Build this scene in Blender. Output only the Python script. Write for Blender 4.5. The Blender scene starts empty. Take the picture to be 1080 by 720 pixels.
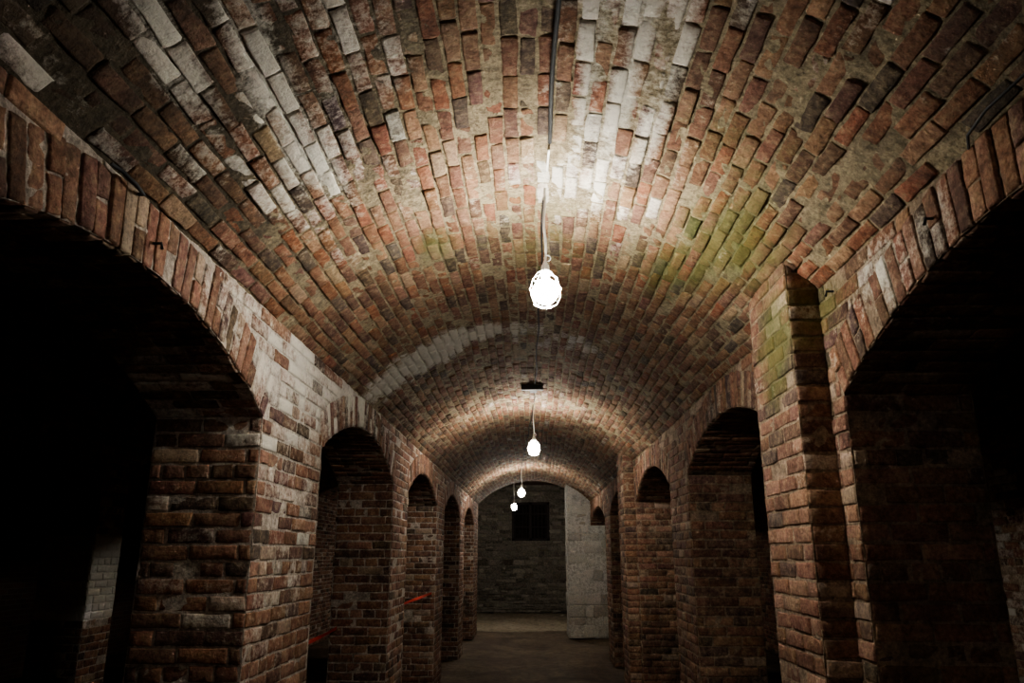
import bpy, math, random
import numpy as np
from mathutils import Vector
rng=np.random.default_rng(7); random.seed(7)
CAMH=1.6; W=1.2; ZS=2.67; APEX=3.18; ROW=ZS/39.0; ZI=32*ROW; RISE=0.275; TH=0.48
RV=(W*W+(APEX-ZS)**2)/(2*(APEX-ZS)); ZC=APEX-RV; AV=math.asin(W/RV)
# ---------------------------------------------------------------- node helpers
def newmat(name):
    m=bpy.data.materials.new(name); m.use_nodes=True
    nt=m.node_tree; nt.nodes.clear()
    out=nt.nodes.new('ShaderNodeOutputMaterial'); b=nt.nodes.new('ShaderNodeBsdfPrincipled')
    nt.links.new(b.outputs[0],out.inputs[0]); return m,nt,b
def noise(nt,co,scale,detail=5,rough=.6,dist=0):
    n=nt.nodes.new('ShaderNodeTexNoise'); n.inputs['Scale'].default_value=scale
    n.inputs['Detail'].default_value=detail; n.inputs['Roughness'].default_value=rough
    n.inputs['Distortion'].default_value=dist
    nt.links.new(co,n.inputs['Vector']); return n.outputs['Fac']
def setin(nt,sock,v):
    if isinstance(v,bpy.types.NodeSocket): nt.links.new(v,sock)
    else: sock.default_value=v
def math_(nt,op,a,b=None,clamp=False):
    n=nt.nodes.new('ShaderNodeMath'); n.operation=op; n.use_clamp=clamp
    setin(nt,n.inputs[0],a)
    if b is not None: setin(nt,n.inputs[1],b)
    return n.outputs[0]
def mix(nt,f,a,b,mode='MIX'):
    n=nt.nodes.new('ShaderNodeMix'); n.data_type='RGBA'; n.blend_type=mode
    setin(nt,n.inputs[0],f); setin(nt,n.inputs[6],a); setin(nt,n.inputs[7],b)
    return n.outputs[2]
def maprange(nt,v,a,b,c,d):
    n=nt.nodes.new('ShaderNodeMapRange'); setin(nt,n.inputs[0],v)
    for i,x in enumerate((a,b,c,d)): n.inputs[i+1].default_value=x
    return n.outputs[0]
def bump(nt,h,strength,dist,normal=None):
    n=nt.nodes.new('ShaderNodeBump'); n.inputs['Strength'].default_value=strength
    n.inputs['Distance'].default_value=dist; nt.links.new(h,n.inputs['Height'])
    if normal is not None: nt.links.new(normal,n.inputs['Normal'])
    return n.outputs[0]
def masonry_mat(name,mortar=False):
    m,nt,b=newmat(name)
    tc=nt.nodes.new('ShaderNodeTexCoord').outputs['Object']
    at=nt.nodes.new('ShaderNodeAttribute'); at.attribute_name='tint'
    mk=nt.nodes.new('ShaderNodeAttribute'); mk.attribute_name='mask'
    sp=nt.nodes.new('ShaderNodeSeparateColor'); nt.links.new(mk.outputs['Color'],sp.inputs[0])
    n2=noise(nt,tc,60,4,.75); n3=noise(nt,tc,5,6,.72,.5); n5=noise(nt,tc,22,6,.78)
    v=maprange(nt,n5,.3,.7,.45,1.55); v2=maprange(nt,n2,.3,.7,.55,1.45)
    vv=math_(nt,'MULTIPLY',v,v2)
    cv=nt.nodes.new('ShaderNodeCombineColor')
    for i in range(3): nt.links.new(vv,cv.inputs[i])
    base=at.outputs['Color']
    if not mortar:
        base=mix(nt,maprange(nt,n5,.46,.68,0,.72),base,(.195,.15,.09,1))
    col=mix(nt,1.0,base,cv.outputs[0],'MULTIPLY')
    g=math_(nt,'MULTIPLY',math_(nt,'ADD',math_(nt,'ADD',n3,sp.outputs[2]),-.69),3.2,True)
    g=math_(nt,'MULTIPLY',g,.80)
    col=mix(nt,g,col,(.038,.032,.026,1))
    gr=math_(nt,'MULTIPLY',math_(nt,'ADD',math_(nt,'ADD',math_(nt,'ADD',math_(nt,'MULTIPLY',n3,.6),math_(nt,'MULTIPLY',n5,.4)),sp.outputs[1]),-.78),3.0,True)
    gr=math_(nt,'MULTIPLY',gr,.62)
    col=mix(nt,gr,col,(.075,.10,.018,1))
    nw=math_(nt,'ADD',math_(nt,'ADD',math_(nt,'MULTIPLY',n5,.5),math_(nt,'MULTIPLY',n3,.25)),math_(nt,'MULTIPLY',n2,.25))
    w=math_(nt,'MULTIPLY',math_(nt,'ADD',math_(nt,'ADD',nw,sp.outputs[0]),-.74),5.0,True)
    w=math_(nt,'MULTIPLY',w,.85)
    col=mix(nt,w,col,mix(nt,v2,(.46,.42,.34,1),(.66,.63,.55,1)))
    nt.links.new(col,b.inputs['Base Color']); b.inputs['Roughness'].default_value=.92
    b.inputs['Specular IOR Level'].default_value=.15
    if mortar: nm=bump(nt,n5,1.0,.018)
    else: nm=bump(nt,n5,1.0,.008)
    nm=bump(nt,n2,1.0,.005,nm)
    nt.links.new(nm,b.inputs['Normal'])
    return m
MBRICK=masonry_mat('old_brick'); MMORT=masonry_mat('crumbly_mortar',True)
# ---------------------------------------------------------------- masks
def blob(a,b,ca,cb,ra,rb): return np.exp(-((a-ca)/ra)**2-((b-cb)/rb)**2)
def mask_vault(p):
    x,y=p[...,0],p[...,1]
    st=.5+.5*np.sin(x*47+2*np.sin(y*2.3)); st2=.5+.5*np.sin(x*31+1.5*np.sin(y*3.1+1))
    w=.48*blob(x,y,.33,2.3,.24,.7)*(.5+.5*st)+.32*blob(x,y,.2,1.5,.3,.4)
    w+=.85*blob(x,y,-.88,5.4,.34,.30)+.50*blob(x,y,-.35,5.2,.4,.20)
    w+=.36*blob(x,y,-.80,2.2,.13,.6)*(.4+.6*st2)+.34*blob(x,y,-.95,1.6,.35,.5)*st2+.22*blob(x,y,-.5,1.8,.15,.5)+.16*blob(x,y,-.85,2.6,.4,.8)
    w+=.20*blob(x,y,0.1,3.1,.35,.35)+.28*blob(x,y,.85,1.6,.35,.35)*st2+.28*blob(x,y,.3,5.6,.5,.4)+.22*blob(x,y,0,7.6,.9,1.3)+.14*(y>9)+.08*blob(x,y,0,3,1.5,2)
    g=.56*blob(x,y,.90,3.2,.20,.5)+.46*blob(x,y,.72,3.8,.15,.4)+.46*blob(x,y,-.5,3.6,.10,.24)+.30*blob(x,y,.75,2.4,.35,.6)+.30*blob(x,y,0,3.5,.5,.9)+.18*blob(x,y,.3,4.5,.8,1.5)
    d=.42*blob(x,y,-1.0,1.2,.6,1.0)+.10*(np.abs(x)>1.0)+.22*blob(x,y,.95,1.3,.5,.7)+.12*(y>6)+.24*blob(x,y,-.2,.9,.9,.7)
    return np.stack([w,g,d+.08,np.ones_like(w)],-1)
def mask_vault_mortar(p):
    k=mask_vault(p);x,y=p[...,0],p[...,1]
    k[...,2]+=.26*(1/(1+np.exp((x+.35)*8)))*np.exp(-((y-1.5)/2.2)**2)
    k[...,0]*=.8
    return k
def mask_wall(p):
    x,y,z=p[...,0],p[...,1],p[...,2]
    w=np.where(x<0,.30*blob(y,z,3.7,2.5,1.5,.35)+.22*blob(y,z,3.8,1.8,.6,.7)+.24*blob(y,z,5.5,2.6,1.5,.2)+.1*blob(y,z,3.6,1,1,1),.18*blob(y,z,5.,2.5,1.5,.3)+.28*blob(y,z,2.3,2.55,.5,.18)+.12*blob(y,z,3.,2.0,.8,.8))
    w=np.where((x<-4)&(y>7.15)&(y<7.72)&(z>1.03)&(z<1.78),.85,w)  # bricks whitened to paint in the lit patch on the left outer pier
    w=np.where((x>4)&(y>6.45)&(y<7.2),.25,w)  # weaker whitening, lamplight painted into the right outer pier face
    g=np.where(x>0,.60*blob(y,z,3.25,2.46,.30,.32)+.34*blob(y,z,2.8,2.6,.5,.2),0*x)
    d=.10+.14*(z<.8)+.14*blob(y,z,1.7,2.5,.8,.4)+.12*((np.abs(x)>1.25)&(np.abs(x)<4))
    return np.stack([w,g,d,np.ones_like(w)],-1)
def mask_none(p):
    s=p.shape[:-1]; return np.stack([np.zeros(s)+.03,np.zeros(s),np.zeros(s)+.08,np.ones(s)],-1)
# ---------------------------------------------------------------- masonry builder
TU=[0,.035,.3,.7,.965,1]; TV=[0,.09,.5,.91,1]
tu=[];tv=[];th=[];bd=[]
for i,u in enumerate(TU):
    for j,v in enumerate(TV):
        e=(i in(0,5))+(j in(0,4)); tu.append(u);tv.append(v);th.append([0,-.0020,-.0050][e]);bd.append(1 if e else 0)
ring=[i*5 for i in range(6)]+[25+j for j in range(1,5)]+[i*5+4 for i in range(4,-1,-1)]+[j for j in range(3,0,-1)]
nf=len(tu)
for r in ring: tu.append(tu[r]);tv.append(tv[r]);th.append(-.03);bd.append(1)
TF=[(i*5+j,(i+1)*5+j,(i+1)*5+j+1,i*5+j+1) for i in range(5) for j in range(4)]
L=len(ring)
TF+=[(ring[k],nf+k,nf+(k+1)%L,ring[(k+1)%L]) for k in range(L)]
tu=np.array(tu);tv=np.array(tv);th=np.array(th);bd=np.array(bd);TF=np.array(TF)
WT=np.stack([(1-tu)*(1-tv),tu*(1-tv),tu*tv,(1-tu)*tv],1)
PAL_V=[((.215,.108,.066),5),((.172,.086,.056),4),((.26,.148,.092),4),((.225,.094,.055),2),((.14,.076,.052),2),((.10,.07,.053),1.7),((.30,.205,.13),1.4)]
PAL_W=[((.228,.116,.077),4),((.188,.097,.068),4),((.28,.158,.108),3),((.145,.08,.06),2),((.105,.07,.055),1.6),((.34,.25,.185),1.3)]
PAL_S=[((.23,.207,.172),3),((.175,.156,.13),3),((.29,.26,.215),2),((.12,.11,.094),2)]
def tints(pal,n):
    cs=np.array([c for c,_ in pal]); ws=np.array([w for _,w in pal],float); ws/=ws.sum()
    t=cs[rng.choice(len(cs),n,p=ws)]; return np.clip(t*rng.uniform(.82,1.18,(n,1))+rng.normal(0,.004,(n,3)),.02,.8)
class Build:
    def __init__(s): s.V=[];s.F=[];s.M=[];s.T=[];s.K=[];s.n=0
    def bricks(s,P,N,pal,mask,proud=.0045,var=.0020,rough=1.0,whiten=.06,thick=1.0):
        P=np.array(P,float); N=np.array(N,float); n=len(P)
        if n==0: return
        fl=np.einsum('ij,ij->i',np.cross(P[:,1]-P[:,0],P[:,3]-P[:,0]),N)<0
        P[fl]=P[fl][:,[1,0,3,2]]
        U=P[:,1]-P[:,0];U/=np.linalg.norm(U,axis=1)[:,None]; Vv=np.cross(N,U)
        P=P+U[:,None]*rng.normal(0,.0022*rough,(n,4,1))+Vv[:,None]*rng.normal(0,.0014*rough,(n,4,1))
        hc=rng.normal(0,.0008*rough,(n,4))+(proud+rng.normal(0,var,(n,1)))
        rec=rng.random(n)<.02; hc[rec]-=.008
        V=np.einsum('tk,nkc->ntc',WT,P)
        H=np.einsum('tk,nk->nt',WT,hc)+th[None]*thick+rng.normal(0,.0006*rough,(n,len(th)))*(th>-.02)
        V=V+N[:,None]*H[...,None]
        k=rng.normal(0,.0012*rough,(n,len(th),2))*bd[None,:,None]
        k[:,nf:]=k[:,ring]
        V=V+U[:,None]*k[...,:1]+Vv[:,None]*k[...,1:]
        t=tints(pal,n); T=np.ones((n,len(th),4)); T[...,:3]=t[:,None]
        K=mask(V); br=rng.random(n)
        K[...,0]+= rng.normal(0,1,n)[:,None]*(.03+.20*K[...,0])+((br>.96)*whiten*2)[:,None]
        K[...,1]+= rng.normal(0,1,n)[:,None]*.15*K[...,1]
        K[...,2]+= (rng.normal(0,.06,n))[:,None]
        F=(TF[None]+(np.arange(n)*len(th))[:,None,None]).reshape(-1,4)+s.n
        s.V.append(V.reshape(-1,3));s.F.append(F);s.M.append(np.zeros(len(F),int));s.T.append(T.reshape(-1,4));s.K.append(K.reshape(-1,4)); s.n+=n*len(th)
    def grid(s,P,col,mask,amp=.0015,mat=1):
        P=np.array(P,float);a,b=P.shape[:2]
        du=np.gradient(P,axis=0) if a>1 else 0; dv=np.gradient(P,axis=1)
        N=np.cross(du,dv); N/= (np.linalg.norm(N,axis=2,keepdims=True)+1e-9)
        P=P+N*rng.normal(0,amp,(a,b,1))
        K=mask(P); T=np.ones((a,b,4));T[...,:3]=col
        i,j=np.meshgrid(np.arange(a-1),np.arange(b-1),indexing='ij'); q=(i*b+j).ravel()
        F=np.stack([q,q+b,q+b+1,q+1],1)+s.n
        s.V.append(P.reshape(-1,3));s.F.append(F);s.M.append(np.full(len(F),mat));s.T.append(T.reshape(-1,4));s.K.append(K.reshape(-1,4));s.n+=a*b
    def make(s,name,mats=None,smooth=True):
        V=np.concatenate(s.V);F=np.concatenate(s.F)
        me=bpy.data.meshes.new(name); me.from_pydata(V.tolist(),[],F.tolist())
        for m in (mats or [MBRICK,MMORT]): me.materials.append(m)
        me.polygons.foreach_set('material_index',np.concatenate(s.M).astype(np.int32))
        me.polygons.foreach_set('use_smooth',np.full(len(F),smooth))
        for nm,A in (('tint',s.T),('mask',s.K)):
            a=me.color_attributes.new(nm,'FLOAT_COLOR','POINT'); a.data.foreach_set('color',np.concatenate(A).astype(np.float32).ravel())
        me.update(); o=bpy.data.objects.new(name,me); bpy.context.collection.objects.link(o); return o
def quadgrid(o,u,v,nu,nv):
    o,u,v=map(np.array,(o,u,v)); a=np.linspace(0,1,nu+1)[:,None,None];b=np.linspace(0,1,nv+1)[None,:,None]
    return o+a*u+b*v
J=.0105
def rowspans(a,b,r,mod=.212,header=False,off=0.0):
    m=mod/2 if header else mod
    st=off+(m/2 if r%2 else 0); k=math.floor((a-st)/m); out=[]
    while st+k*m<b:
        p,q=max(a,st+k*m),min(b,st+(k+1)*m); k+=1
        if q-p>.035: out.append((p+J/2,q-J/2))
    return out
# ---------------------------------------------------------------- vaults
def vault(name,xc,y0,y1,mortar,pal,mask,step=.05,nrow=43,mm=None):
    B=Build(); da=2*AV/nrow; P=[];N=[]
    for r in range(nrow):
        a0=-AV+r*da; a1=a0+da; am=(a0+a1)/2; g=J/2/RV
        wob=random.uniform(-.05,.05)
        for (p,q) in rowspans(y0,y1,r,.2,off=wob):
            f=lambda a,y:(xc+RV*math.sin(a+.005*math.sin(y*1.7+a*3)),y,ZC+RV*math.cos(a+.005*math.sin(y*1.7+a*3)))
            P.append([f(a0+g,p),f(a0+g,q),f(a1-g,q),f(a1-g,p)]); N.append((-math.sin(am),0,-math.cos(am)))
    B.bricks(P,N,pal,mask,proud=.0038,var=.0024,rough=1.5)
    ys=np.arange(y0,y1+step,step); an=np.linspace(-AV-.05,AV+.05,70)
    G=np.zeros((len(ys),70,3)); G[...,0]=xc+RV*np.sin(an)[None];G[...,1]=ys[:,None];G[...,2]=ZC+RV*np.cos(an)[None]
    B.grid(G,mortar,mm or mask,.0022)
    return B.make(name)
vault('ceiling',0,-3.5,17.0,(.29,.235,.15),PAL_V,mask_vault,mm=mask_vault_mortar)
# ---------------------------------------------------------------- walls with arches
def arch(y0,y1,rise=RISE):
    h=(y1-y0)/2; R=(h*h+rise*rise)/(2*rise); return dict(y0=y0,y1=y1,h=h,R=R,yc=(y0+y1)/2,zc=ZI+rise-R,A=math.asin(h/R))
RL=.205
def wall(name,xf,xb,ya,yb,ops,mortar,pal,back_bricks=False,extra=None,mask=mask_wall):
    B=Build(); sx=-1 if xf>xb else 1
    nface=-sx; ops=[arch(*o) for o in ops]
    faces=[(xf,nface)]+([(xb,-nface)] if back_bricks else [])
    for X,nx in faces:
        P=[];
        for r in range(39):
            z0=r*ROW;z1=z0+ROW;zm=(z0+z1)/2
            blocks=[]
            for o in ops:
                if zm<ZI: lim=o['h']
                else:
                    d=(o['R']+RL+.008)**2-(zm-o['zc'])**2
                    lim=0 if d<=0 else min(o['h']+(zm-ZI)*math.tan(o['A'])+.006,math.sqrt(d))
                if lim>0: blocks.append((o['yc']-lim,o['yc']+lim))
            cur=ya;segs=[]
            for b0,b1 in sorted(blocks):
                if b0>cur: segs.append((cur,b0))
                cur=max(cur,b1)
            if cur<yb: segs.append((cur,yb))
            for a,b in segs:
                for p,q in rowspans(a,b,r,header=(r%6==4),off=a if zm<ZI else 0):
                    P.append([(X,p,z0+J/2),(X,q,z0+J/2),(X,q,z1-J/2),(X,p,z1-J/2)])
        B.bricks(P,[(nx,0,0)]*len(P),pal,mask,rough=1.2)
        P=[]
        for o in ops:
            n=round(2*o['A']*o['R']/.0675); da=2*o['A']/n
            for k in range(n):
                a0=-o['A']+k*da;a1=a0+da
                def f(a,rr,s=0): return (X,o['yc']+rr*math.sin(a),o['zc']+rr*math.cos(a))
                r0=o['R']+.002; r1=o['R']+RL; g=J/2/o['R']
                if k%3==1: rr=[(r0,o['R']+.098),(o['R']+.108,r1)]
                else: rr=[(r0,r1)]
                for ra,rb in rr: P.append([f(a0+g,ra),f(a0+g,rb),f(a1-g,rb),f(a1-g,ra)])
        B.bricks(P,[(nx,0,0)]*len(P),pal,mask,proud=.006,rough=1.3)
    x0,x1=sorted((xf,xb)); P=[];N=[]
    for o in ops:
        n=round(2*o['A']*o['R']/.0675); da=2*o['A']/n
        for k in range(n):
            a0=-o['A']+k*da;a1=a0+da;am=(a0+a1)/2;g=J/2/o['R']
            for p,q in rowspans(x0,x1,k,off=x0):
                f=lambda a,x:(x,o['yc']+o['R']*math.sin(a),o['zc']+o['R']*math.cos(a))
                P.append([f(a0+g,p),f(a0+g,q),f(a1-g,q),f(a1-g,p)]);N.append((0,-math.sin(am),-math.cos(am)))
        js=[(Y,ny) for Y,ny in ((o['y0'],1),(o['y1'],-1)) if abs(Y-yb)>1e-4]
        for Y,ny in js:
            for r in range(32):
                z0=r*ROW;z1=z0+ROW
                for p,q in rowspans(x0,x1,r+1,header=(r%6==4),off=x0):
                    P.append([(p,Y,z0+J/2),(q,Y,z0+J/2),(q,Y,z1-J/2),(p,Y,z1-J/2)]);N.append((0,ny,0))
        a=np.linspace(-o['A'],o['A'],40);xs=np.linspace(x0,x1,10)
        G=np.zeros((40,10,3));G[...,0]=xs[None];G[...,1]=(o['yc']+o['R']*np.sin(a))[:,None];G[...,2]=(o['zc']+o['R']*np.cos(a))[:,None]
        B.grid(G,mortar,mask)
        for Y,ny in js: B.grid(quadgrid((x0,Y,0),(x1-x0,0,0),(0,0,ZI),10,44),mortar,mask)
    B.bricks(P,N,pal,mask,rough=1.2)
    for X in (xf,xb):
        brk=sorted(set([ya,yb]+[o['y0'] for o in ops]+[o['y1'] for o in ops]))
        for a,b in zip(brk[:-1],brk[1:]):
            op=[o for o in ops if abs(o['y0']-a)<1e-6]
            n=max(2,int((b-a)/.05)); ys=np.linspace(a,b,n+1)
            if op:
                o=op[0]; zb=o['zc']+np.sqrt(np.maximum(o['R']**2-(ys-o['yc'])**2,0))
            else: zb=np.zeros(n+1)
            m=12 if op else 50; t=np.linspace(0,1,m)[None]
            G=np.zeros((n+1,m,3));G[...,0]=X;G[...,1]=ys[:,None];G[...,2]=zb[:,None]*(1-t)+(ZS+.03)*t
            B.grid(G,mortar,mask)
    for Y in (ya,yb):
        if any(abs(o['y1']-Y)<1e-4 for o in ops): continue
        B.grid(quadgrid((x0,Y,0),(x1-x0,0,0),(0,0,ZS),4,10),mortar,mask)
    if extra: extra(B)
    return B.make(name)
def pilasters(B,items,xw,xp,mortar,pal):
    for y0,y1 in items:
        zt=2.80;P=[];N=[]
        nr=int(zt/ROW)
        for r in range(nr+1):
            z0=r*ROW;z1=z0+ROW
            for p,q in rowspans(y0,y1,r,off=y0): P.append([(xp,p,z0+J/2),(xp,q,z0+J/2),(xp,q,z1-J/2),(xp,p,z1-J/2)]);N.append((-1,0,0))
            for Y,ny in ((y0,-1),(y1,1)):
                P.append([(xp+.003,Y,z0+J/2),(xw,Y,z0+J/2),(xw,Y,z1-J/2),(xp+.003,Y,z1-J/2)]);N.append((0,ny,0))
        B.bricks(P,N,pal,mask_wall,rough=1.2)
        B.grid(quadgrid((xp,y0,0),(0,y1-y0,0),(0,0,zt+.12),10,50),mortar,mask_wall)
        for Y in (y0,y1): B.grid(quadgrid((xp,Y,0),(xw-xp,0,0),(0,0,zt+.12),3,50),mortar,mask_wall)
LO=[(-2.05,.22),(1.05,3.32),(4.30,6.62),(7.42,9.74),(10.54,12.84),(13.64,15.92)]
RO=[(-2.5,-.2),(.6,2.89),(3.68,5.95),(6.75,9.03),(9.85,12.12),(12.92,16.15)]
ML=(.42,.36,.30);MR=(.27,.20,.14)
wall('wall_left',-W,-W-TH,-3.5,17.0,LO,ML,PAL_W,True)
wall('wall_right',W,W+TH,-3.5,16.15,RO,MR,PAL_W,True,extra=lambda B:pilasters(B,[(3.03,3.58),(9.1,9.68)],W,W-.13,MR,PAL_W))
XO=W+TH+2*W
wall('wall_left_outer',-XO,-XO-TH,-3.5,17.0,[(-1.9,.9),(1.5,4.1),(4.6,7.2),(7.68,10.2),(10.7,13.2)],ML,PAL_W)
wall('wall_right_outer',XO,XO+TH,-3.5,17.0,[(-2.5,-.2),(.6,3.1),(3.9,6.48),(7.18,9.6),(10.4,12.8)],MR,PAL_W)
for nm,xc in (('ceiling_left_aisle',-W-TH-W),('ceiling_right_aisle',W+TH+W)):
    vault(nm,xc,-3.5,17.0,(.2,.16,.12),PAL_W,mask_none,.15)
# ---------------------------------------------------------------- plain brick shells
def textured_brick():
    m,nt,b=newmat('brick_shell')
    tc=nt.nodes.new('ShaderNodeTexCoord').outputs['UV']
    br=nt.nodes.new('ShaderNodeTexBrick'); nt.links.new(tc,br.inputs['Vector'])
    br.inputs['Color1'].default_value=(.18,.08,.05,1);br.inputs['Color2'].default_value=(.10,.055,.04,1);br.inputs['Mortar'].default_value=(.18,.15,.11,1)
    br.inputs['Scale'].default_value=1;br.inputs['Brick Width'].default_value=.212;br.inputs['Row Height'].default_value=ROW;br.inputs['Mortar Size'].default_value=.006
    nt.links.new(br.outputs['Color'],b.inputs['Base Color']); b.inputs['Roughness'].default_value=.9
    nt.links.new(bump(nt,br.outputs['Fac'],-.8,.01),b.inputs['Normal']); return m
MSH=textured_brick()
def panel(name,o,u,v,mat):
    o,u,v=Vector(o),Vector(u),Vector(v)
    me=bpy.data.meshes.new(name);me.from_pydata([o,o+u,o+u+v,o+v],[],[(0,1,2,3)])
    uv=me.uv_layers.new();cs=[(0,0),(u.length,0),(u.length,v.length),(0,v.length)]
    for i,c in enumerate(cs): uv.data[i].uv=c
    me.materials.append(mat);ob=bpy.data.objects.new(name,me);bpy.context.collection.objects.link(ob);return ob
XE=XO+TH+2.4
panel('wall_left_far',(-XE,-3.5,0),(0,26.7,0),(0,0,3.7),MSH)
panel('wall_right_far',(XE,-3.5,0),(0,26.7,0),(0,0,3.7),MSH)
panel('wall_front',(-XE,-3.5,0),(2*XE,0,0),(0,0,3.7),MSH)
panel('ceiling_outer_left',(-XE,-3.5,2.9),(XE-XO,0,0),(0,20.5,0),MSH)
panel('ceiling_outer_right',(XO,-3.5,2.9),(XE-XO,0,0),(0,20.5,0),MSH)
panel('ceiling_back_room',(-XE,17.0,3.62),(2*XE,0,0),(0,6.3,0),MSH)
def gable():
    B=Build()
    for xc in (0,-W-TH-W,W+TH+W):
        an=np.linspace(-AV,AV,30);t=np.linspace(0,1,8)
        G=np.zeros((30,8,3));xs=xc+RV*np.sin(an);zs=ZC+RV*np.cos(an)
        G[...,0]=xs[:,None];G[...,1]=17.02;G[...,2]=zs[:,None]*(1-t)+3.64*t
        B.grid(G,(.3,.26,.2),mask_none)
    for s in (-1,1):
        B.grid(quadgrid((s*W,17.02,ZS),(s*TH,0,0),(0,0,.97),4,8),(.3,.26,.2),mask_none)
        B.grid(quadgrid((s*XO,17.02,0),(s*(XE-XO),0,0),(0,0,3.64),20,30),(.3,.26,.2),mask_none)
    B.make('wall_gable')
gable()
# ---------------------------------------------------------------- rear rubble wall with window
YB=23.2; WX0,WX1,WZ0,WZ1=-.62,.50,2.0,3.12
def rubble():
    B=Build();P=[];N=[];z=0;rj=lambda:random.uniform(-.016,.016)
    while z<3.6:
        h=random.uniform(.07,.17);x=-XE+random.uniform(0,.3)
        while x<XE:
            l=random.uniform(.10,.42);g=.010
            def st(xa,xb,za,zb):
                if random.random()<.25 and zb-za>.11:
                    zm=(za+zb)/2+rj()
                    st2(xa,xb,za,zm);st2(xa,xb,zm,zb)
                else: st2(xa,xb,za,zb)
            def st2(xa,xb,za,zb):
                P.append([(xa+g+rj()*.5,YB,za+g+rj()*.6),(xb-g+rj()*.5,YB,za+g+rj()*.6),(xb-g+rj()*.5,YB,zb-g+rj()*.6),(xa+g+rj()*.5,YB,zb-g+rj()*.6)]);N.append((0,-1,0))
            if not (x+l>WX0-.02 and x<WX1+.02 and z+h>WZ0-.02 and z<WZ1+.02): st(x,x+l,z,z+h)
            elif x<WX0-.08: st(x,WX0,z,z+h)
            elif x+l>WX1+.08 and x<WX1+.02: st(WX1,x+l,z,z+h)
            x+=l
        z+=h
    B.bricks(P,N,PAL_S,mask_none,proud=.02,var=.016,rough=5)
    mo=(.20,.178,.145)
    for x0,x1,z0,z1 in ((-XE,WX0,0,3.7),(WX1,XE,0,3.7),(WX0,WX1,0,WZ0),(WX0,WX1,WZ1,3.7)):
        B.grid(quadgrid((x0,YB,z0),(x1-x0,0,0),(0,0,z1-z0),max(4,int((x1-x0)/.1)),max(4,int((z1-z0)/.1))),mo,mask_none,.008)
    for o,u,v in (((WX0,YB,WZ0),(0,.5,0),(0,0,WZ1-WZ0)),((WX1,YB,WZ0),(0,.5,0),(0,0,WZ1-WZ0)),((WX0,YB,WZ0),(WX1-WX0,0,0),(0,.5,0)),((WX0,YB,WZ1),(WX1-WX0,0,0),(0,.5,0)),((WX0,YB+.5,WZ0),(WX1-WX0,0,0),(0,0,WZ1-WZ0))):
        B.grid(quadgrid(o,u,v,6,6),(.03,.025,.02),mask_none)
    B.make('wall_back')
rubble()
def simple(name,col,rough=.6,metal=0.0,em=0,bscale=0):
    m,nt,b=newmat(name); tc=nt.nodes.new('ShaderNodeTexCoord').outputs['Object']
    n=noise(nt,tc,30,5,.6); c=mix(nt,maprange(nt,n,.3,.7,0,1),tuple(.75*x for x in col)+(1,),tuple(min(1,1.15*x) for x in col)+(1,))
    nt.links.new(c,b.inputs['Base Color']);b.inputs['Roughness'].default_value=rough;b.inputs['Metallic'].default_value=metal
    if bscale: nt.links.new(bump(nt,noise(nt,tc,bscale,6,.6),.7,.01),b.inputs['Normal'])
    return m
def bulbmat():
    m=bpy.data.materials.new('lit_bulb_glass');m.use_nodes=True;nt=m.node_tree;nt.nodes.clear()
    out=nt.nodes.new('ShaderNodeOutputMaterial');tr=nt.nodes.new('ShaderNodeBsdfTransparent');em=nt.nodes.new('ShaderNodeEmission');ad=nt.nodes.new('ShaderNodeAddShader')
    em.inputs[0].default_value=(1,.98,.95,1);em.inputs[1].default_value=80
    nt.links.new(tr.outputs[0],ad.inputs[0]);nt.links.new(em.outputs[0],ad.inputs[1]);nt.links.new(ad.outputs[0],out.inputs[0])
    try: m.cycles.emission_sampling='NONE'
    except Exception: pass
    return m
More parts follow.
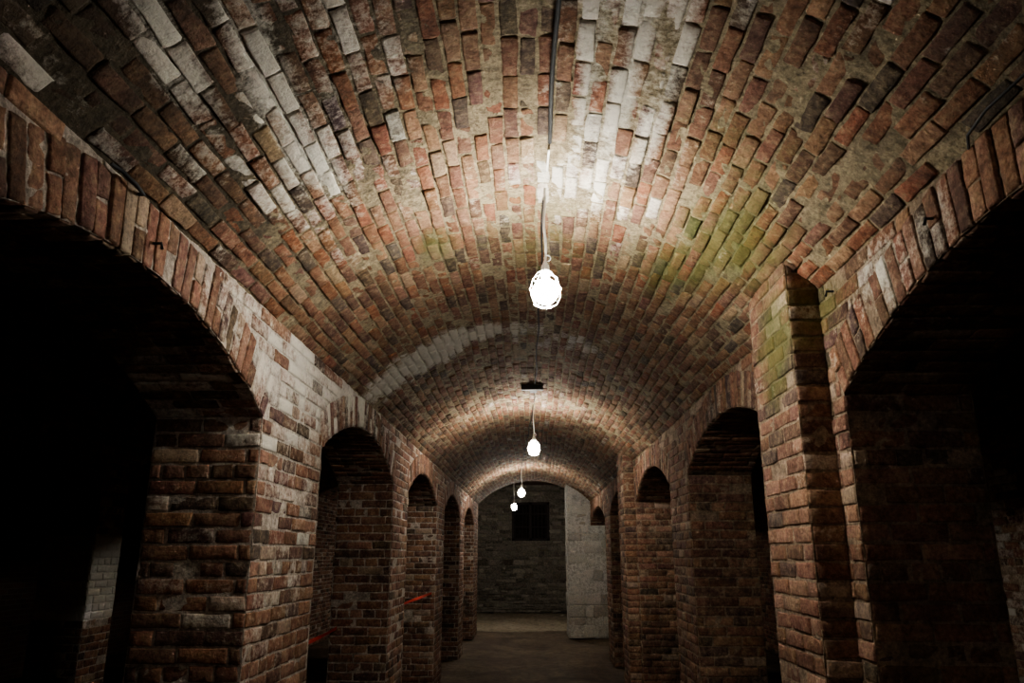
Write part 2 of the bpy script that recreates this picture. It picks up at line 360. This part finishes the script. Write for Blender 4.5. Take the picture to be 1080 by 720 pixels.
# ---------------------------------------------------------------- generic mesh parts
class Part:
    def __init__(s): s.v=[];s.f=[];s.m=[]
    def add(s,v,f,m=0):
        n=len(s.v);s.v+= [tuple(p) for p in v];s.f+=[tuple(i+n for i in q) for q in f];s.m+=[m]*len(f)
    def box(s,a,b,m=0):
        (x0,y0,z0),(x1,y1,z1)=a,b
        s.add([(x0,y0,z0),(x1,y0,z0),(x1,y1,z0),(x0,y1,z0),(x0,y0,z1),(x1,y0,z1),(x1,y1,z1),(x0,y1,z1)],[(0,3,2,1),(4,5,6,7),(0,1,5,4),(1,2,6,5),(2,3,7,6),(3,0,4,7)],m)
    def tube(s,pts,r,m=0,n=8,closed=False):
        pts=[Vector(p) for p in pts];v=[];k=len(pts)
        for i,p in enumerate(pts):
            a=pts[(i-1)%k] if (i or closed) else p; b=pts[(i+1)%k] if (i<k-1 or closed) else p
            d=(b-a).normalized();up=Vector((0,0,1)) if abs(d.z)<.9 else Vector((0,1,0))
            e1=d.cross(up).normalized();e2=d.cross(e1)
            for j in range(n):
                t=2*math.pi*j/n;v.append(p+e1*(r*math.cos(t))+e2*(r*math.sin(t)))
        f=[(i%k*n+j,i%k*n+(j+1)%n,(i+1)%k*n+(j+1)%n,(i+1)%k*n+j) for i in range(k if closed else k-1) for j in range(n)]
        if not closed: f+= [tuple(range(n)),tuple((k-1)*n+j for j in range(n))]
        s.add(v,f,m)
    def lathe(s,prof,m=0,n=24,c=(0,0,0)):
        v=[];k=len(prof)
        for r,z in prof:
            for j in range(n):
                t=2*math.pi*j/n;v.append((c[0]+r*math.cos(t),c[1]+r*math.sin(t),c[2]+z))
        f=[(i*n+j,i*n+(j+1)%n,(i+1)*n+(j+1)%n,(i+1)*n+j) for i in range(k-1) for j in range(n)]
        s.add(v,f,m)
    def make(s,name,mats,smooth=True,parent=None,loc=(0,0,0)):
        me=bpy.data.meshes.new(name);me.from_pydata(s.v,[],s.f)
        for m in mats: me.materials.append(m)
        for p,i in zip(me.polygons,s.m): p.material_index=i;p.use_smooth=smooth
        o=bpy.data.objects.new(name,me);bpy.context.collection.objects.link(o);o.location=loc
        if parent: o.parent=parent
        return o
MIRON=simple('rusty_iron',(.045,.035,.03),.7,.5,bscale=40);MBLK=simple('black_rubber',(.010,.010,.010),.8)
MWC=simple('white_cord',(.80,.78,.72),.5);MCAGE=simple('white_plastic_cage',(.85,.84,.8),.35)
MBULB=bulbmat();MRED=simple('red_tape',(.62,.04,.02),.5)
# window
p=Part()
for a,b in (((WX0,YB+.08,WZ0),(WX0+.07,YB+.16,WZ1)),((WX1-.07,YB+.08,WZ0),(WX1,YB+.16,WZ1)),((WX0,YB+.08,WZ0),(WX1,YB+.16,WZ0+.07)),((WX0,YB+.08,WZ1-.07),(WX1,YB+.16,WZ1)),((-.10,YB+.08,WZ0),(-.03,YB+.16,WZ1))): p.box(a,b)
for i in range(9):
    x=WX0+.1+i*(WX1-WX0-.2)/8;p.tube([(x,YB+.12,WZ0+.02),(x,YB+.12,WZ1-.02)],.011)
for z in (WZ0+.38,WZ0+.76): p.box((WX0,YB+.105,z),(WX1,YB+.135,z+.035))
p.make('window_1',[MIRON],False)
# ---------------------------------------------------------------- floor
def floor():
    m,nt,b=newmat('dirt_concrete');tc=nt.nodes.new('ShaderNodeTexCoord').outputs['Object']
    n1=noise(nt,tc,1.1,7,.7,.6);n2=noise(nt,tc,9,7,.75);n3=noise(nt,tc,60,4,.7)
    sx=nt.nodes.new('ShaderNodeSeparateXYZ');nt.links.new(tc,sx.inputs[0])
    slab=maprange(nt,sx.outputs[1],17.6,17.8,0,1)
    c=mix(nt,maprange(nt,n1,.38,.62,0,1),(.095,.062,.034,1),(.23,.165,.10,1))
    c=mix(nt,slab,c,mix(nt,maprange(nt,n1,.35,.65,0,1),(.32,.26,.17,1),(.46,.39,.28,1)))
    c=mix(nt,maprange(nt,n2,.45,.65,0,.75),c,(.07,.05,.03,1))
    nt.links.new(c,b.inputs['Base Color']);b.inputs['Roughness'].default_value=.85
    nm=bump(nt,n2,1,.08);nm=bump(nt,n3,.8,.01,nm);nt.links.new(nm,b.inputs['Normal'])
    p=Part();xs=np.linspace(-XE,XE,120);ys=np.linspace(-3.5,YB,260);v=[]
    for y in ys:
        for x in xs: v.append((x,y,.018*math.sin(x*3.1+y*.7)*math.sin(y*1.9)-.015+random.uniform(-.009,.009)))
    p.add(v,[(j*120+i,j*120+i+1,(j+1)*120+i+1,(j+1)*120+i) for j in range(259) for i in range(119)])
    p.make('floor',[m])
floor()
# ---------------------------------------------------------------- whitewashed stone pier
def white_pier():
    B=Build();x0,x1,y0,y1=.71,1.68,16.17,17.0;zt=3.03
    for face in ('near','left','right'):
        z=0;P=[];N=[]
        while z<zt:
            h=random.uniform(.10,.26)
            a,b=(x0,x1) if face=='near' else (y0,y1); u=a
            while u<b-.02:
                l=min(random.uniform(.15,.5),b-u)
                if b-(u+l)<.12: l=b-u
                pt=(lambda u,z:(u,y0,z)) if face=='near' else ((lambda u,z:(x0,u,z)) if face=='left' else (lambda u,z:(x1,u,z)))
                P.append([pt(u+.004,z+.004),pt(u+l-.004,z+.004),pt(u+l-.004,z+h-.004),pt(u+.004,z+h-.004)])
                N.append({'near':(0,-1,0),'left':(-1,0,0),'right':(1,0,0)}[face]);u+=l
            z+=h
        B.bricks(P,N,[((.50,.48,.43),3),((.44,.42,.37),2),((.38,.35,.30),1)],mask_none,proud=.003,var=.005,rough=3.5)
    c=(.45,.43,.38)
    B.grid(quadgrid((x0,y0,0),(x1-x0,0,0),(0,0,zt),10,30),c,mask_none);B.grid(quadgrid((x0,y0,0),(0,y1-y0,0),(0,0,zt),8,30),c,mask_none);B.grid(quadgrid((x1,y0,0),(0,y1-y0,0),(0,0,zt),8,30),c,mask_none)
    B.make('whitewashed_pier')
white_pier()
# ---------------------------------------------------------------- caged lamps and cords
def ceil_z(x,y): return ZC+math.sqrt(RV*RV-x*x) if y<17 else 3.62
LAMPS=[(.062,3.08,2.70,44),(.018,8.1,2.70,42),(-.20,14.1,2.70,38),(-.44,18.4,2.70,68),(.08,-1.95,2.70,26)]
for k,(x,y,z,pw) in enumerate(LAMPS):
    e=bpy.data.objects.new('caged_work_light',None);bpy.context.collection.objects.link(e);e.location=(x,y,z)
    b=Part();prof=[(.0005,-.069)]+[(.056*math.sin(t),-.013-.056*math.cos(t)) for t in np.linspace(.15,2.35,16)]+[(.030,.036),(.018,.044),(.0145,.052),(.001,.053)]
    b.lathe(prof,0,28);b.make('bulb',[MBULB],True,e)
    ld=bpy.data.lights.new('filament','POINT');ld.energy=pw;ld.color=(1,.98,.90);ld.shadow_soft_size=.05
    lo=bpy.data.objects.new('filament',ld);bpy.context.collection.objects.link(lo);lo.parent=e;lo.location=(0,0,-.014)
    s=Part();s.lathe([(.001,.054),(.017,.054),(.019,.058),(.019,.09),(.016,.105),(.010,.118),(.006,.13),(.001,.131)],0,20);s.make('socket',[MCAGE],True,e)
    c=Part();R=.068
    for i in range(6):
        t=math.pi*i/3+.3;pts=[(.021,.078),(.036,.070),(.057,.036),(R,0),(.066,-.035),(.052,-.066),(.02,-.086),(0.0,-.089)]
        c.tube([(r*math.cos(t),r*math.sin(t),zz) for r,zz in pts],.0014,n=6)
    for r,zz in ((.0685,0),(.052,-.066),(.0215,.078),(.052,.046)):
        c.tube([(r*math.cos(a),r*math.sin(a),zz) for a in np.linspace(0,2*math.pi,24,endpoint=False)],.0015,n=6,closed=True)
    hz=.14;c.tube([(0.01+.014*math.cos(a),0,hz+.014*math.sin(a)) for a in np.linspace(-1.5,3.6,12)],.002,n=6)
    c.make('cage',[MCAGE],True,e)
    top=ceil_z(x,y)-z;w=Part();pts=[(0,0,.125)]+[(.004*math.sin(t*9),.003*math.cos(t*7),.125+(top-.125)*t) for t in np.linspace(.1,1,14)]
    w.tube(pts,.0055,n=8);w.make('drop_cord',[MWC],True,e)
def cable(name,keys,r,mat,sag=.012,zoff=.012):
    p=Part();pts=[]
    for (xa,ya),(xb,yb) in zip(keys[:-1],keys[1:]):
        n=max(2,int((yb-ya)/.12))
        for i in range(n):
            t=i/n;x=xa+(xb-xa)*t+.006*math.sin((ya+(yb-ya)*t)*5.1);y=ya+(yb-ya)*t
            pts.append((x,y,ceil_z(x,min(y,16.9))-zoff-r-sag*abs(math.sin(y*2.3))))
    p.tube(pts,r,n=8);p.make(name,[mat])
cable('black_power_cable',[(.08,-3.4),(.085,1.9),(.075,2.55),(.07,2.75)],.008,MBLK,sag=.03)
cable('power_cord',[(.07,2.72),(.062,3.05)],.0045,MWC)
cable('power_cord',[(.062,3.16),(.036,7.0),(.018,8.0)],.0045,MBLK)
cable('power_cord',[(.018,8.2),(-.12,12),(-.2,14.0)],.0045,MBLK)
cable('power_cord',[(-.2,14.2),(-.3,16.9)],.0045,MBLK)
p=Part();zz=ceil_z(0,7.2)-.03;p.box((-.10,7.15,zz-.02),(.11,7.21,zz+.026));p.box((-.02,7.1,zz-.03),(.05,7.26,zz-.02));p.make('cable_batten',[MIRON],False)
def hook(name,pts,r=.006): 
    p=Part();p.tube(pts,r);p.make(name,[MBLK])
hook('wire_stub',[(-1.185,1.90,2.665),(-1.165,1.93,2.655),(-1.155,1.99,2.645),(-1.165,2.05,2.645),(-1.19,2.07,2.655)],.006)
hook('wire_stub',[(1.17,1.50,2.69),(1.15,1.58,2.675),(1.14,1.70,2.67),(1.16,1.82,2.67),(1.195,1.88,2.665)],.004)
hook('iron_hook',[(-1.195,2.2,2.55),(-1.17,2.2,2.55),(-1.165,2.2,2.53)],.005)
hook('iron_hook',[(1.193,2.86,2.60),(1.165,2.86,2.60),(1.16,2.86,2.58)],.005)
hook('iron_hook',[(1.193,2.1,2.56),(1.17,2.1,2.56),(1.165,2.1,2.54)],.005)
def tape(x,y0,y1,z,sag=.03):
    p=Part();n=24;v=[]
    for i in range(n+1):
        t=i/n;y=y0+(y1-y0)*t;zc=z-sag*4*t*(1-t);tw=.3*math.sin(t*9)
        for s in (-1,1): v.append((x+s*.014*math.sin(tw),y,zc+s*.014*math.cos(tw)))
    p.add(v,[(2*i,2*i+2,2*i+3,2*i+1) for i in range(n)]);p.make('barrier_tape',[MRED])
tape(-1.24,7.43,9.73,1.15,.0);tape(-1.62,4.31,6.61,1.02)
# ---------------------------------------------------------------- world, camera
w=bpy.data.worlds.new('dark');bpy.context.scene.world=w;w.use_nodes=True
w.node_tree.nodes['Background'].inputs[0].default_value=(0,0,0,1)
cd=bpy.data.cameras.new('camera');cam=bpy.data.objects.new('camera',cd);bpy.context.collection.objects.link(cam)
cam.location=(0,0,CAMH);cam.rotation_euler=(math.radians(90+15.7),0,math.radians(1.52))
cd.sensor_width=36;cd.lens=26.67;cd.clip_start=.02
sc=bpy.context.scene;sc.camera=cam
sc.view_settings.view_transform='AgX';sc.view_settings.look='AgX - Medium High Contrast';sc.view_settings.exposure=0.35
